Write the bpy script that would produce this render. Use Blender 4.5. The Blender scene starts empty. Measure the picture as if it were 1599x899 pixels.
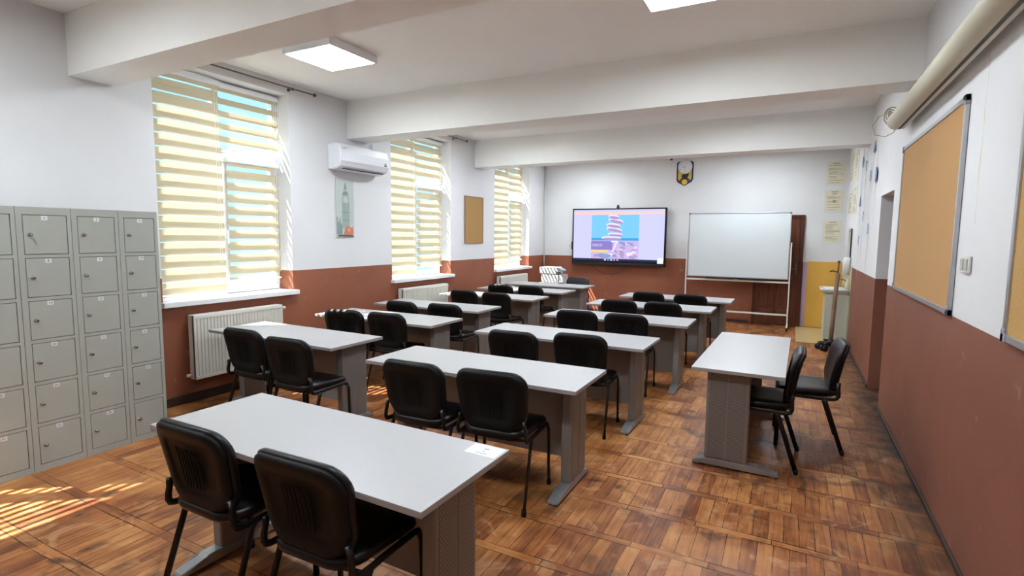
import bpy, bmesh, math, random
from mathutils import Vector, Matrix, Euler
random.seed(7)
S = bpy.context.scene
COL = S.collection

# ---------------------------------------------------------------- camera
F_PX, YAW, PITCH, ROLL, CAM_Z = 830.45, -0.4849, -0.0965, 0.0101, 1.6606
cam_data = bpy.data.cameras.new('camera'); cam = bpy.data.objects.new('camera', cam_data); COL.objects.link(cam)
cam_data.sensor_fit = 'HORIZONTAL'; cam_data.sensor_width = 36.0; cam_data.lens = F_PX / 1599 * 36.0
cam_data.clip_start = 0.05; cam_data.clip_end = 200
_f = Vector((math.sin(YAW)*math.cos(PITCH), math.cos(YAW)*math.cos(PITCH), math.sin(PITCH)))
_r0 = Vector((math.cos(YAW), -math.sin(YAW), 0)); _u0 = _r0.cross(_f)
_r = _r0*math.cos(ROLL) + _u0*math.sin(ROLL); _u = _u0*math.cos(ROLL) - _r0*math.sin(ROLL)
m = Matrix((_r, _u, -_f)).transposed().to_4x4(); m.translation = Vector((0, 0, CAM_Z))
cam.matrix_world = m
S.camera = cam

# ---------------------------------------------------------------- sky, sun, exposure
S.view_settings.view_transform = 'Standard'; S.view_settings.look = 'None'
S.view_settings.gamma = 1.0; S.view_settings.use_curve_mapping = False
S.view_settings.exposure = 0.36
SKY_STRENGTH = 1.25
SUN_STRENGTH = 32.0
PANEL_STRENGTH = 42.0
w = bpy.data.worlds.new('sky'); S.world = w; w.use_nodes = True
wn = w.node_tree; wn.nodes.clear()
wo = wn.nodes.new('ShaderNodeOutputWorld'); wb = wn.nodes.new('ShaderNodeBackground')
wc = wn.nodes.new('ShaderNodeTexCoord'); ws = wn.nodes.new('ShaderNodeSeparateXYZ'); wr = wn.nodes.new('ShaderNodeValToRGB')
wr.color_ramp.elements[0].position = 0.0; wr.color_ramp.elements[0].color = (0.40, 0.74, 1.0, 1)
wr.color_ramp.elements[1].position = 0.5; wr.color_ramp.elements[1].color = (0.28, 0.72, 1.0, 1)
wn.links.new(wc.outputs['Generated'], ws.inputs[0]); wn.links.new(ws.outputs['Z'], wr.inputs[0])
wn.links.new(wr.outputs[0], wb.inputs[0]); wb.inputs[1].default_value = SKY_STRENGTH
wn.links.new(wb.outputs[0], wo.inputs[0])
sun_d = bpy.data.lights.new('sun', 'SUN'); sun = bpy.data.objects.new('sun', sun_d); COL.objects.link(sun)
sun_d.energy = SUN_STRENGTH; sun_d.angle = math.radians(0.5); sun_d.color = (1.0, 0.95, 0.86)
sun.location = (-20, -5, 25)
sun.rotation_euler = Vector((1.0, 0.73, -1.75)).to_track_quat('-Z', 'Y').to_euler()

# ---------------------------------------------------------------- helpers
def lin(h):
    h = h.lstrip('#'); out = []
    for i in (0, 2, 4):
        c = int(h[i:i+2], 16) / 255
        out.append(c/12.92 if c <= .04045 else ((c+.055)/1.055)**2.4)
    return (*out, 1)

def mat(name, col, rough=.5, metal=0., noise=0., nscale=8., bump=0., bscale=60., spec=.5, coat=0.):
    M = bpy.data.materials.new(name); M.use_nodes = True; nt = M.node_tree; b = nt.nodes['Principled BSDF']
    c = lin(col) if isinstance(col, str) else col
    b.inputs['Base Color'].default_value = c; b.inputs['Roughness'].default_value = rough
    b.inputs['Metallic'].default_value = metal; b.inputs['Specular IOR Level'].default_value = spec
    b.inputs['Coat Weight'].default_value = coat
    if noise or bump:
        tc = nt.nodes.new('ShaderNodeTexCoord')
    if noise:
        n = nt.nodes.new('ShaderNodeTexNoise'); n.inputs['Scale'].default_value = nscale; n.inputs['Detail'].default_value = 5
        nt.links.new(tc.outputs['Object'], n.inputs['Vector'])
        mr = nt.nodes.new('ShaderNodeMapRange'); mr.inputs[1].default_value = .3; mr.inputs[2].default_value = .7
        mr.inputs[3].default_value = 1-noise; mr.inputs[4].default_value = 1+noise
        nt.links.new(n.outputs['Fac'], mr.inputs[0])
        hs = nt.nodes.new('ShaderNodeHueSaturation'); hs.inputs['Color'].default_value = c
        nt.links.new(mr.outputs[0], hs.inputs['Value']); nt.links.new(hs.outputs[0], b.inputs['Base Color'])
    if bump:
        n2 = nt.nodes.new('ShaderNodeTexNoise'); n2.inputs['Scale'].default_value = bscale; n2.inputs['Detail'].default_value = 4
        nt.links.new(tc.outputs['Object'], n2.inputs['Vector'])
        bp = nt.nodes.new('ShaderNodeBump'); bp.inputs['Strength'].default_value = bump; bp.inputs['Distance'].default_value = .004
        nt.links.new(n2.outputs['Fac'], bp.inputs['Height']); nt.links.new(bp.outputs[0], b.inputs['Normal'])
    return M

def emit(name, col, strength=1.0):
    M = bpy.data.materials.new(name); M.use_nodes = True; nt = M.node_tree; nt.nodes.clear()
    e = nt.nodes.new('ShaderNodeEmission'); o = nt.nodes.new('ShaderNodeOutputMaterial')
    e.inputs[0].default_value = lin(col) if isinstance(col, str) else col; e.inputs[1].default_value = strength
    nt.links.new(e.outputs[0], o.inputs[0]); return M

class NT:
    """small node expression helper"""
    def __init__(s, nt): s.nt = nt
    def _in(s, node, i, v):
        if hasattr(v, 'links') or isinstance(v, bpy.types.NodeSocket): s.nt.links.new(v, node.inputs[i])
        elif v is not None: node.inputs[i].default_value = v
    def m(s, op, a, b=None, c=None):
        n = s.nt.nodes.new('ShaderNodeMath'); n.operation = op
        s._in(n, 0, a)
        if b is not None: s._in(n, 1, b)
        if c is not None: s._in(n, 2, c)
        return n.outputs[0]
    def mix(s, f, a, b):
        n = s.nt.nodes.new('ShaderNodeMix'); n.data_type = 'RGBA'
        s._in(n, 0, f); s._in(n, 6, a); s._in(n, 7, b); return n.outputs[2]
    def xyz(s, a, b, c):
        n = s.nt.nodes.new('ShaderNodeCombineXYZ'); s._in(n, 0, a); s._in(n, 1, b); s._in(n, 2, c); return n.outputs[0]
    def white(s, v):
        n = s.nt.nodes.new('ShaderNodeTexWhiteNoise'); n.noise_dimensions = '3D'; s._in(n, 0, v); return n.outputs[0]
    def noise(s, v, sc, det=4, dist=0):
        n = s.nt.nodes.new('ShaderNodeTexNoise'); s._in(n, 'Vector', v); n.inputs['Scale'].default_value = sc
        n.inputs['Detail'].default_value = det; n.inputs['Distortion'].default_value = dist; return n.outputs['Fac']
    def mr(s, v, a, b, c, d):
        n = s.nt.nodes.new('ShaderNodeMapRange'); s._in(n, 0, v)
        for i, q in enumerate((a, b, c, d)): n.inputs[i+1].default_value = q
        return n.outputs[0]
    def ramp(s, v, stops):
        n = s.nt.nodes.new('ShaderNodeValToRGB'); s._in(n, 0, v); e = n.color_ramp.elements
        for i, (p, c) in enumerate(stops):
            x = e[i] if i < 2 else e.new(p)
            x.position = p; x.color = lin(c)
        return n.outputs[0]

def setp(o, label=None, cat=None, group=None, kind=None):
    if label: o['label'] = label
    if cat: o['category'] = cat
    if group: o['group'] = group
    if kind: o['kind'] = kind
    return o

def thing(name, label, cat, loc=(0, 0, 0), rz=0., group=None):
    o = bpy.data.objects.new(name, None); COL.objects.link(o); o.location = loc; o.rotation_euler = (0, 0, rz)
    o.empty_display_size = .1
    return setp(o, label, cat, group)

def copy_tree(o, parent=None):
    c = o.copy(); COL.objects.link(c); c.parent = parent
    for ch in list(KIDS.get(o.name, [])):
        k = copy_tree(ch, c); KIDS.setdefault(c.name, []).append(k)
    return c
KIDS = {}

class MB:
    def __init__(s): s.bm = bmesh.new(); s.mi = 0; s.smooth = False
    def _tag(s, faces):
        for f in faces:
            f.material_index = s.mi; f.smooth = s.smooth
    def mat(s, i): s.mi = i; return s
    def box(s, x0, x1, y0, y1, z0, z1, bev=0., M=None, seg=2):
        x0, x1 = sorted((x0, x1)); y0, y1 = sorted((y0, y1)); z0, z1 = sorted((z0, z1))
        r = bmesh.ops.create_cube(s.bm, size=1)
        mm = Matrix.Translation(((x0+x1)/2, (y0+y1)/2, (z0+z1)/2)) @ Matrix.Diagonal((x1-x0, y1-y0, z1-z0, 1))
        bmesh.ops.transform(s.bm, matrix=mm, verts=r['verts'])
        fs = set(f for v in r['verts'] for f in v.link_faces)
        if bev:
            es = list(set(e for v in r['verts'] for e in v.link_edges))
            rr = bmesh.ops.bevel(s.bm, geom=es, offset=bev, segments=seg, affect='EDGES', profile=.5)
            fs = set(rr['faces']) | set(f for f in fs if f.is_valid)
            vs = set(v for f in fs for v in f.verts)
            fs = set(f for v in vs for f in v.link_faces)
        else: vs = r['verts']
        s._tag(fs)
        if M is not None: bmesh.ops.transform(s.bm, matrix=M, verts=list(vs))
        return s
    def lathe(s, prof, axis_pt=(0, 0, 0), n=24, M=None, cap=True):
        rings = []; new = []
        for r, z in prof:
            ring = [s.bm.verts.new((axis_pt[0]+r*math.cos(2*math.pi*k/n), axis_pt[1]+r*math.sin(2*math.pi*k/n), axis_pt[2]+z)) for k in range(n)]
            rings.append(ring); new += ring
        fs = []
        for a, b in zip(rings, rings[1:]):
            for k in range(n): fs.append(s.bm.faces.new((a[k], a[(k+1) % n], b[(k+1) % n], b[k])))
        s._tag(fs)
        if cap:
            sm = s.smooth; s.smooth = False
            s._tag([s.bm.faces.new(rings[0][::-1]), s.bm.faces.new(rings[-1])]); s.smooth = sm
        if M is not None: bmesh.ops.transform(s.bm, matrix=M, verts=new)
        return s
    def cyl(s, p0, p1, r, r1=None, n=16):
        p0 = Vector(p0); p1 = Vector(p1); d = p1-p0
        M = Matrix.Translation(p0) @ d.to_track_quat('Z', 'Y').to_matrix().to_4x4()
        return s.lathe([(r, 0), (r if r1 is None else r1, d.length)], n=n, M=M)
    def tube(s, pts, r, n=10, ell=None, cap=True):
        """swept tube; ell=(a,b) elliptical half-sizes in a frame whose second axis stays near X"""
        pts = [Vector(p) for p in pts]; rings = []
        prev = None
        for i, p in enumerate(pts):
            t = (pts[min(i+1, len(pts)-1)] - pts[max(i-1, 0)]).normalized()
            ref = Vector((1, 0, 0)) if abs(t.x) < .9 else Vector((0, 0, 1))
            if prev is not None: ref = prev
            a = (ref - t*ref.dot(t)).normalized(); b = t.cross(a); prev = a
            ra, rb = (r, r) if ell is None else ell
            rings.append([s.bm.verts.new(p + a*ra*math.cos(2*math.pi*k/n) + b*rb*math.sin(2*math.pi*k/n)) for k in range(n)])
        fs = []
        for q, w_ in zip(rings, rings[1:]):
            for k in range(n): fs.append(s.bm.faces.new((q[k], q[(k+1) % n], w_[(k+1) % n], w_[k])))
        s._tag(fs)
        if cap: s._tag([s.bm.faces.new(rings[0][::-1]), s.bm.faces.new(rings[-1])])
        return s
    def prism(s, pts, axis, a, b):
        """polygon pts (2D) extruded along axis from a to b. axis x: pts=(y,z); y: (x,z); z: (x,y)"""
        def P(p, t): return {'x': (t, p[0], p[1]), 'y': (p[0], t, p[1]), 'z': (p[0], p[1], t)}[axis]
        A = [s.bm.verts.new(P(p, a)) for p in pts]; B = [s.bm.verts.new(P(p, b)) for p in pts]
        n = len(pts); fs = [s.bm.faces.new(A), s.bm.faces.new(B[::-1])]
        for k in range(n): fs.append(s.bm.faces.new((A[k], B[k], B[(k+1) % n], A[(k+1) % n])))
        s._tag(fs); return s
    def loft(s, loops):
        R = [[s.bm.verts.new(p) for p in L] for L in loops]; n = len(R[0]); fs = []
        for a, b in zip(R, R[1:]):
            for k in range(n): fs.append(s.bm.faces.new((a[k], a[(k+1) % n], b[(k+1) % n], b[k])))
        fs.append(s.bm.faces.new(R[0][::-1])); fs.append(s.bm.faces.new(R[-1]))
        s._tag(fs); return s
    def text(s, body, size, M, mi, depth=.0006, align='CENTER'):
        cu = bpy.data.curves.new('lettering', 'FONT'); cu.body = body; cu.size = size; cu.align_x = align; cu.align_y = 'CENTER'
        cu.extrude = depth; cu.resolution_u = 2
        o = bpy.data.objects.new('lettering', cu); COL.objects.link(o)
        dg = bpy.context.evaluated_depsgraph_get(); me = bpy.data.meshes.new_from_object(o.evaluated_get(dg))
        bpy.data.objects.remove(o); bpy.data.curves.remove(cu)
        me.transform(M); old = set(s.bm.faces); s.bm.from_mesh(me); bpy.data.meshes.remove(me)
        for f in s.bm.faces:
            if f not in old: f.material_index = mi
        return s
    def build(s, name, mats, parent=None, loc=None, recalc=True):
        if recalc: bmesh.ops.recalc_face_normals(s.bm, faces=s.bm.faces)
        me = bpy.data.meshes.new(name); s.bm.to_mesh(me); s.bm.free()
        for M in (mats if isinstance(mats, (list, tuple)) else [mats]): me.materials.append(M)
        o = bpy.data.objects.new(name, me); COL.objects.link(o)
        if parent is not None: o.parent = parent; KIDS.setdefault(parent.name, []).append(o)
        if loc is not None: o.location = loc
        return o

def rrect(w, h, r, n=5, cx=0, cy=0, rt=None):
    """rounded rectangle outline; rt = radius for the top corners"""
    rt = r if rt is None else rt; out = []
    for (sx, sy, a0, rr) in ((1, -1, -90, r), (1, 1, 0, rt), (-1, 1, 90, rt), (-1, -1, 180, r)):
        for k in range(n+1):
            a = math.radians(a0 + 90*k/n)
            out.append((cx+sx*(w/2-rr)+rr*math.cos(a), cy+sy*(h/2-rr)+rr*math.sin(a)))
    return out

# ---------------------------------------------------------------- materials
def wall_material(name, low, high, split, drip=False):
    M = bpy.data.materials.new(name); M.use_nodes = True; nt = M.node_tree; b = nt.nodes['Principled BSDF']; q = NT(nt)
    tc = nt.nodes.new('ShaderNodeTexCoord'); sp = nt.nodes.new('ShaderNodeSeparateXYZ'); nt.links.new(tc.outputs['Object'], sp.inputs[0])
    wob = q.m('MULTIPLY', q.m('SUBTRACT', q.noise(tc.outputs['Object'], 3.0, 3), .5), .006)
    f = q.m('GREATER_THAN', q.m('ADD', sp.outputs['Z'], wob), split)
    n1 = q.noise(tc.outputs['Object'], 1.3, 6); n2 = q.noise(tc.outputs['Object'], 9., 5)
    lowc = q.mix(q.mr(n1, .35, .65, 0, 1), lin(low[0]), lin(low[1]))
    lowc = q.mix(q.mr(n2, .66, .74, 0, .35), lowc, lin('b08a78'))
    highc = q.mix(q.mr(n1, .35, .65, 0, 1), lin(high[0]), lin(high[1]))
    if drip:
        dx = q.m('ABSOLUTE', q.m('SUBTRACT', sp.outputs['Y'], q.m('ADD', 3.53, q.m('MULTIPLY', q.noise(tc.outputs['Object'], 4., 2), .06))))
        dd = q.m('MULTIPLY', q.m('LESS_THAN', dx, q.mr(q.noise(tc.outputs['Object'], 6., 2), .4, .65, .004, .016)),
                 q.m('MULTIPLY', q.m('LESS_THAN', sp.outputs['Z'], 2.62), q.m('GREATER_THAN', sp.outputs['Z'], 1.75)))
        highc = q.mix(q.m('MULTIPLY', dd, .6), highc, lin('cfc08c'))
    nt.links.new(q.mix(f, lowc, highc), b.inputs['Base Color'])
    nt.links.new(q.mr(f, 0, 1, .5, .75), b.inputs['Roughness'])
    b.inputs['Specular IOR Level'].default_value = .3
    bp = nt.nodes.new('ShaderNodeBump'); bp.inputs['Strength'].default_value = .12; bp.inputs['Distance'].default_value = .004
    nt.links.new(q.noise(tc.outputs['Object'], 45., 5), bp.inputs['Height']); nt.links.new(bp.outputs[0], b.inputs['Normal'])
    return M
WHITE = ('d9d9db', 'dededf')
BROWN = ('975d45', '8c5440')
M_wall = wall_material('painted_wall', BROWN, WHITE, 1.236)
M_wallR = wall_material('painted_wall_stained', ('8a5947', '7e4f3f'), WHITE, 1.236, drip=True)
M_ceil = mat('ceiling_paint', 'f1f1ef', .85, noise=.015, nscale=2)
M_beam = mat('beam_paint', 'efefec', .8, noise=.015, nscale=2)
M_base = mat('dark_baseboard', '3a2a24', .6, noise=.2, nscale=10)
M_white_pvc = mat('white_pvc', 'e9ecf0', .35)
M_white_sill = mat('white_sill', 'e8e8ea', .4)
M_desktop = mat('grey_laminate', 'aeadaf', .38, noise=.012, nscale=30, spec=.45)
M_deskedge = mat('laminate_edge', '9b9694', .5)
M_leg = mat('grey_desk_metal', '8b8886', .42, metal=.35)
M_foot = mat('silver_foot', 'a3a5a8', .35, metal=.6)
M_modesty = mat('modesty_laminate', 'a29c97', .5)
M_glide = mat('clear_glide', 'd9d4cc', .3)
M_vinyl = mat('black_vinyl', '08080b', .4, bump=.06, bscale=260, spec=.4)
M_shell = mat('black_plastic', '070708', .55, bump=.15, bscale=400, spec=.28)
M_blacksteel = mat('black_steel', '0b0b0c', .38, spec=.5)
M_locker = mat('locker_enamel', 'adb2ab', .4, noise=.012, nscale=3)
M_gapshade = mat('locker_gap_shade', '3b3d3b', .7)  # dark colour painting in the shade of the gaps round the doors
M_chrome = mat('chrome', 'b5b5b0', .2, metal=1.)
M_tag = mat('white_tag', 'e3e5e8', .6)
M_ink = mat('ink', '4a4c60', .7)
M_inkbrown = mat('brown_ink', '8f8468', .8)
M_rad = mat('radiator_enamel', 'dcdad2', .35)
M_black = mat('black_gloss', '0a0b10', .25)
M_blackmat = mat('black_matt', '141414', .6)
M_alu = mat('aluminium', 'b9babd', .35, metal=.7)
M_cork = mat('cork', 'b58a58', .85, noise=.08, nscale=90)
M_cork2 = mat('cork_pale', 'bb945a', .85, noise=.08, nscale=90)
M_ac = mat('ac_plastic', 'e2e4ea', .35)
M_cream = mat('cream_plastic', 'c9c4b0', .5)
M_creamdark = mat('cream_slot', '3d3b33', .6)
M_board = mat('whiteboard_enamel', 'd3dadd', .22, noise=.012, nscale=2)
M_standwhite = mat('stand_enamel', 'd7d2c8', .4)
M_rod = mat('brass_rod', '6e6152', .4, metal=.6)
M_paperpost = mat('poster_paper', 'd9d3bd', .7, noise=.03, nscale=5)
M_film = mat('laminating_film', 'd6d6d4', .3)
M_yellow = mat('yellow_panel', 'd9a94a', .6, noise=.03, nscale=3)
M_lilac = mat('lilac_panel', 'b49cc4', .6)
M_tile = mat('beige_tile', 'c0a878', .3, noise=.05, nscale=3)
M_creamtile = mat('cream_tile', 'd3ccb0', .35, noise=.02)
M_sink = mat('sink_ceramic', 'd4d6d2', .2)
M_cab = mat('sink_cabinet', 'c4c8b8', .45)
M_blue = mat('blue_paper', '44608e', .7, noise=.2, nscale=20)
M_blue2 = mat('pale_blue_paper', '8f9fc0', .7, noise=.2, nscale=20)
M_string = mat('white_string', 'd2d4d8', .8)
M_printer = mat('printer_plastic', 'c2c3c6', .4)
M_printer2 = mat('printer_plastic_grey', '9ba3a3', .4)
M_pole = mat('brown_wrapping', '8a6e58', .7, noise=.2, nscale=10)
M_roll = mat('white_paper_roll', 'e0dfdd', .7)
M_mirror = mat('mirror_glass', 'c8ccd0', .03, metal=1.)
M_cable = mat('cable_cream', 'b7b09a', .5)
M_cablered = mat('cable_red', '7a3a28', .5)
M_glass = bpy.data.materials.new('window_glass'); M_glass.use_nodes = True
_nt = M_glass.node_tree; _nt.nodes.clear(); _o = _nt.nodes.new('ShaderNodeOutputMaterial'); _mx = _nt.nodes.new('ShaderNodeMixShader')
_t = _nt.nodes.new('ShaderNodeBsdfTransparent'); _g = _nt.nodes.new('ShaderNodeBsdfGlossy'); _g.inputs['Roughness'].default_value = .02
_t.inputs[0].default_value = (.96, .98, .99, 1); _mx.inputs[0].default_value = .05
_nt.links.new(_t.outputs[0], _mx.inputs[1]); _nt.links.new(_g.outputs[0], _mx.inputs[2]); _nt.links.new(_mx.outputs[0], _o.inputs[0])

def fabric(name, col, transp, transl, back=None):
    M = bpy.data.materials.new(name); M.use_nodes = True; nt = M.node_tree; nt.nodes.clear()
    o = nt.nodes.new('ShaderNodeOutputMaterial'); d = nt.nodes.new('ShaderNodeBsdfDiffuse'); t = nt.nodes.new('ShaderNodeBsdfTranslucent')
    c = lin(col); d.inputs[0].default_value = c; t.inputs[0].default_value = lin(back or col)
    m1 = nt.nodes.new('ShaderNodeMixShader'); m1.inputs[0].default_value = transl
    nt.links.new(d.outputs[0], m1.inputs[1]); nt.links.new(t.outputs[0], m1.inputs[2])
    tr = nt.nodes.new('ShaderNodeBsdfTransparent'); m2 = nt.nodes.new('ShaderNodeMixShader'); m2.inputs[0].default_value = transp
    nt.links.new(m1.outputs[0], m2.inputs[1]); nt.links.new(tr.outputs[0], m2.inputs[2]); nt.links.new(m2.outputs[0], o.inputs[0])
    return M
M_opaque = fabric('blind_band', 'c0b598', .0, .11, 'f0e4c8')
M_sheer = fabric('blind_voile', 'dedbd0', .88, .3)

# perforated desk leg plate
M_perf = bpy.data.materials.new('perforated_metal'); M_perf.use_nodes = True
nt = M_perf.node_tree; b = nt.nodes['Principled BSDF']; q = NT(nt); b.inputs['Roughness'].default_value = .45; b.inputs['Metallic'].default_value = .35
tc = nt.nodes.new('ShaderNodeTexCoord'); sp = nt.nodes.new('ShaderNodeSeparateXYZ'); nt.links.new(tc.outputs['Object'], sp.inputs[0])
yy = q.m('MULTIPLY', sp.outputs['Y'], 1/.016); zz = q.m('MULTIPLY', sp.outputs['Z'], 1/.0105)
row = q.m('FLOOR', zz); fy = q.m('FRACT', q.m('ADD', yy, q.m('MULTIPLY', row, .5))); fz = q.m('FRACT', zz)
hole = q.m('MULTIPLY', q.m('LESS_THAN', q.m('ABSOLUTE', q.m('SUBTRACT', fy, .5)), .28),
           q.m('LESS_THAN', q.m('ABSOLUTE', q.m('SUBTRACT', fz, q.m('ADD', .3, q.m('MULTIPLY', fy, .4)))), .2))
nt.links.new(q.mix(hole, lin('8c8988'), lin('353333')), b.inputs['Base Color'])

# worn parquet
M_floor = bpy.data.materials.new('worn_parquet'); M_floor.use_nodes = True
nt = M_floor.node_tree; b = nt.nodes['Principled BSDF']; q = NT(nt)
tc = nt.nodes.new('ShaderNodeTexCoord'); P0 = tc.outputs['Object']
sp = nt.nodes.new('ShaderNodeSeparateXYZ'); nt.links.new(P0, sp.inputs[0])
X = q.m('ADD', sp.outputs['X'], 20.); Y = q.m('ADD', sp.outputs['Y'], 20.)
X = q.m('ADD', X, q.m('MULTIPLY', q.m('SUBTRACT', q.noise(P0, 1.1, 2), .5), .03))
Y = q.m('ADD', Y, q.m('MULTIPLY', q.m('SUBTRACT', q.noise(P0, .9, 2), .5), .05))
LB, BW = .385, .056
yr = q.m('MULTIPLY', Y, 1/LB); r_ = q.m('FLOOR', yr); fyy = q.m('MULTIPLY', q.m('FRACT', yr), LB)
isb = q.m('LESS_THAN', fyy, BW)
rr = q.white(q.xyz(r_, 3., 1.))
xs = q.m('MULTIPLY', q.m('ADD', X, q.m('MULTIPLY', rr, .4)), 1/.078); ci = q.m('FLOOR', xs); fx = q.m('FRACT', xs)
xb = q.m('MULTIPLY', q.m('ADD', X, q.m('MULTIPLY', rr, .9)), 1/.40); bi = q.m('FLOOR', xb); fb = q.m('FRACT', xb)
id1 = q.xyz(ci, r_, 0.); id2 = q.xyz(bi, r_, 7.)
w1 = q.white(id1); w2 = q.white(id2)
wv = q.m('ADD', q.m('MULTIPLY', w1, q.m('SUBTRACT', 1., isb)), q.m('MULTIPLY', w2, isb))
blk = q.white(q.xyz(q.m('FLOOR', q.m('MULTIPLY', X, 1/.47)), r_, 3.))
# grain
g1 = nt.nodes.new('ShaderNodeMapping'); g1.inputs['Scale'].default_value = (38, 3.2, 1); nt.links.new(P0, g1.inputs[0])
g2 = nt.nodes.new('ShaderNodeMapping'); g2.inputs['Scale'].default_value = (3.2, 38, 1); nt.links.new(P0, g2.inputs[0])
ga = q.noise(g1.outputs[0], 1., 6, .4); gb = q.noise(g2.outputs[0], 1., 6, .4)
gr = q.m('ADD', q.m('MULTIPLY', ga, q.m('SUBTRACT', 1., isb)), q.m('MULTIPLY', gb, isb))
big = q.noise(P0, .75, 5, .6); mid = q.noise(P0, 4.2, 6, .8)
tone = q.m('ADD', q.m('MULTIPLY', wv, .20), q.m('ADD', q.m('MULTIPLY', gr, .40), q.m('ADD', q.m('MULTIPLY', mid, .50), q.m('MULTIPLY', blk, .06))))
tone = q.m('ADD', tone, q.m('MULTIPLY', q.m('SUBTRACT', big, .5), .35))
base = q.ramp(tone, [(.30, '3a2011'), (.92, 'd0a06a'), (.46, '784524'), (.58, '9a6032'), (.72, 'b67c46')])
red = q.mr(q.noise(q.xyz(X, Y, 5.), 2.6, 4, .5), .48, .62, 0, .6)
base = q.mix(red, base, q.mix(.5, base, lin('8a4324')))
pale = q.mr(q.noise(q.xyz(Y, X, 9.), 5.5, 6, 1.2), .56, .68, 0, .5)
base = q.mix(pale, base, lin('c09468'))
dark = q.mr(q.noise(q.xyz(X, Y, 11.), 3.3, 7, 1.), .56, .70, 0, .75)
base = q.mix(dark, base, lin('2f1d12'))
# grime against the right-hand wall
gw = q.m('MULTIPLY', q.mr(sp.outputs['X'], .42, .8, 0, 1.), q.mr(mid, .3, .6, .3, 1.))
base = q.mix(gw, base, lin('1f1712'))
# joints
e1 = q.m('LESS_THAN', q.m('MINIMUM', fx, q.m('SUBTRACT', 1., fx)), q.mr(q.noise(P0, 7., 3), .35, .7, .012, .035))
e2 = q.m('LESS_THAN', q.m('MINIMUM', fb, q.m('SUBTRACT', 1., fb)), .006)
ee = q.m('ADD', q.m('MULTIPLY', e1, q.m('SUBTRACT', 1., isb)), q.m('MULTIPLY', e2, isb))
gp = q.mr(q.noise(P0, 2.5, 4), .4, .65, .0014, .0045)
e3 = q.m('LESS_THAN', q.m('ABSOLUTE', q.m('SUBTRACT', fyy, BW)), gp)
e4 = q.m('LESS_THAN', q.m('MINIMUM', fyy, q.m('SUBTRACT', LB, fyy)), gp)
edge = q.m('MAXIMUM', ee, q.m('MAXIMUM', e3, e4))
edge = q.m('MULTIPLY', edge, q.mr(q.noise(P0, 12., 3), .3, .55, .3, .95))
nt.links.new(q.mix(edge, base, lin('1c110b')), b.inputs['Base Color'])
nt.links.new(q.mr(mid, .3, .7, .34, .6), b.inputs['Roughness'])
b.inputs['Specular IOR Level'].default_value = .45
bp = nt.nodes.new('ShaderNodeBump'); bp.inputs['Strength'].default_value = .5; bp.inputs['Distance'].default_value = .003
nt.links.new(q.m('SUBTRACT', q.m('MULTIPLY', gr, .5), edge), bp.inputs['Height']); nt.links.new(bp.outputs[0], b.inputs['Normal'])

# wood door
def wood(name, dark_, light_, axis='z'):
    M = bpy.data.materials.new(name); M.use_nodes = True; nt = M.node_tree; b = nt.nodes['Principled BSDF']; q = NT(nt)
    tc = nt.nodes.new('ShaderNodeTexCoord'); mp = nt.nodes.new('ShaderNodeMapping')
    mp.inputs['Scale'].default_value = (14, 14, 1.2); nt.links.new(tc.outputs['Object'], mp.inputs[0])
    n = q.noise(mp.outputs[0], 2., 6, 1.5)
    nt.links.new(q.mix(q.mr(n, .35, .65, 0, 1), lin(dark_), lin(light_)), b.inputs['Base Color']); b.inputs['Roughness'].default_value = .35
    return M
M_door = wood('brown_door_wood', '4c2212', '6f3a20')
M_doorframe = wood('dark_frame_wood', '40190c', '5a2914')

# ---------------------------------------------------------------- the room
XL, XR, YB, YN, ZC, ZB = -5.204, 0.82, 11.482, -2.6, 3.382, 2.902
XO, WZ0, WZ1 = -5.56, 0.99, 3.25
WINS = [(-0.30, 1.15), (2.855, 4.333), (6.085, 7.605), (9.115, 10.665)]

a = MB(); a.box(XL-.3, XR+.3, YN-.2, YB+.2, -.12, 0)
setp(a.build('floor', M_floor), kind='structure')
a = MB(); a.box(XL-.3, XR+.3, YN-.2, YB+.2, ZC, ZC+.15)
setp(a.build('ceiling', M_ceil), kind='structure')
a = MB(); ys = [YN-.2] + [v for w_ in WINS for v in w_] + [YB]
for i in range(0, len(ys), 2): a.box(XO, XL, ys[i], ys[i+1], 0, ZC)
for y0, y1 in WINS: a.box(XO, XL, y0, y1, 0, WZ0); a.box(XO, XL, y0, y1, WZ1, ZC)
setp(a.build('wall_left', M_wall), kind='structure')
a = MB(); a.box(XL-.35, XR+.3, YB, YB+.2, 0, ZC)
setp(a.build('wall_back', M_wall), kind='structure')
OY0, OY1, OZ = 6.22, 7.08, 2.14
a = MB()
a.box(XR, XR+.5, YN-.2, OY0, 0, ZC); a.box(XR, XR+.5, OY1, YB, 0, ZC); a.box(XR, XR+.5, OY0, OY1, OZ, ZC)
setp(a.build('wall_right', M_wallR), kind='structure')
a = MB(); a.box(XL, XR, YN-.2, YN, 0, ZC)
setp(a.build('wall_front', M_wall), kind='structure')
for n_, (y0, y1) in enumerate([(-0.83, -0.5), (2.226, 2.546), (5.248, 5.612), (8.371, 8.703)]):
    a = MB(); a.box(XL, XR, y0, y1, ZB, ZC); setp(a.build('trim_%d' % (n_+1), M_beam), kind='structure')
a = MB(); a.box(XL, XL+.018, YN, YB, 0, .085, .004); setp(a.build('baseboard_left', M_base), kind='structure')
a = MB(); a.box(XL, -.72, YB-.018, YB, 0, .05, .004); setp(a.build('baseboard_back', M_base), kind='structure')
a = MB(); a.box(XR-.014, XR, YN, OY0, 0, .035, .004); a.box(XR-.014, XR, OY1, 9.7, 0, .035, .004)
setp(a.build('baseboard_right', M_base), kind='structure')
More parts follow.
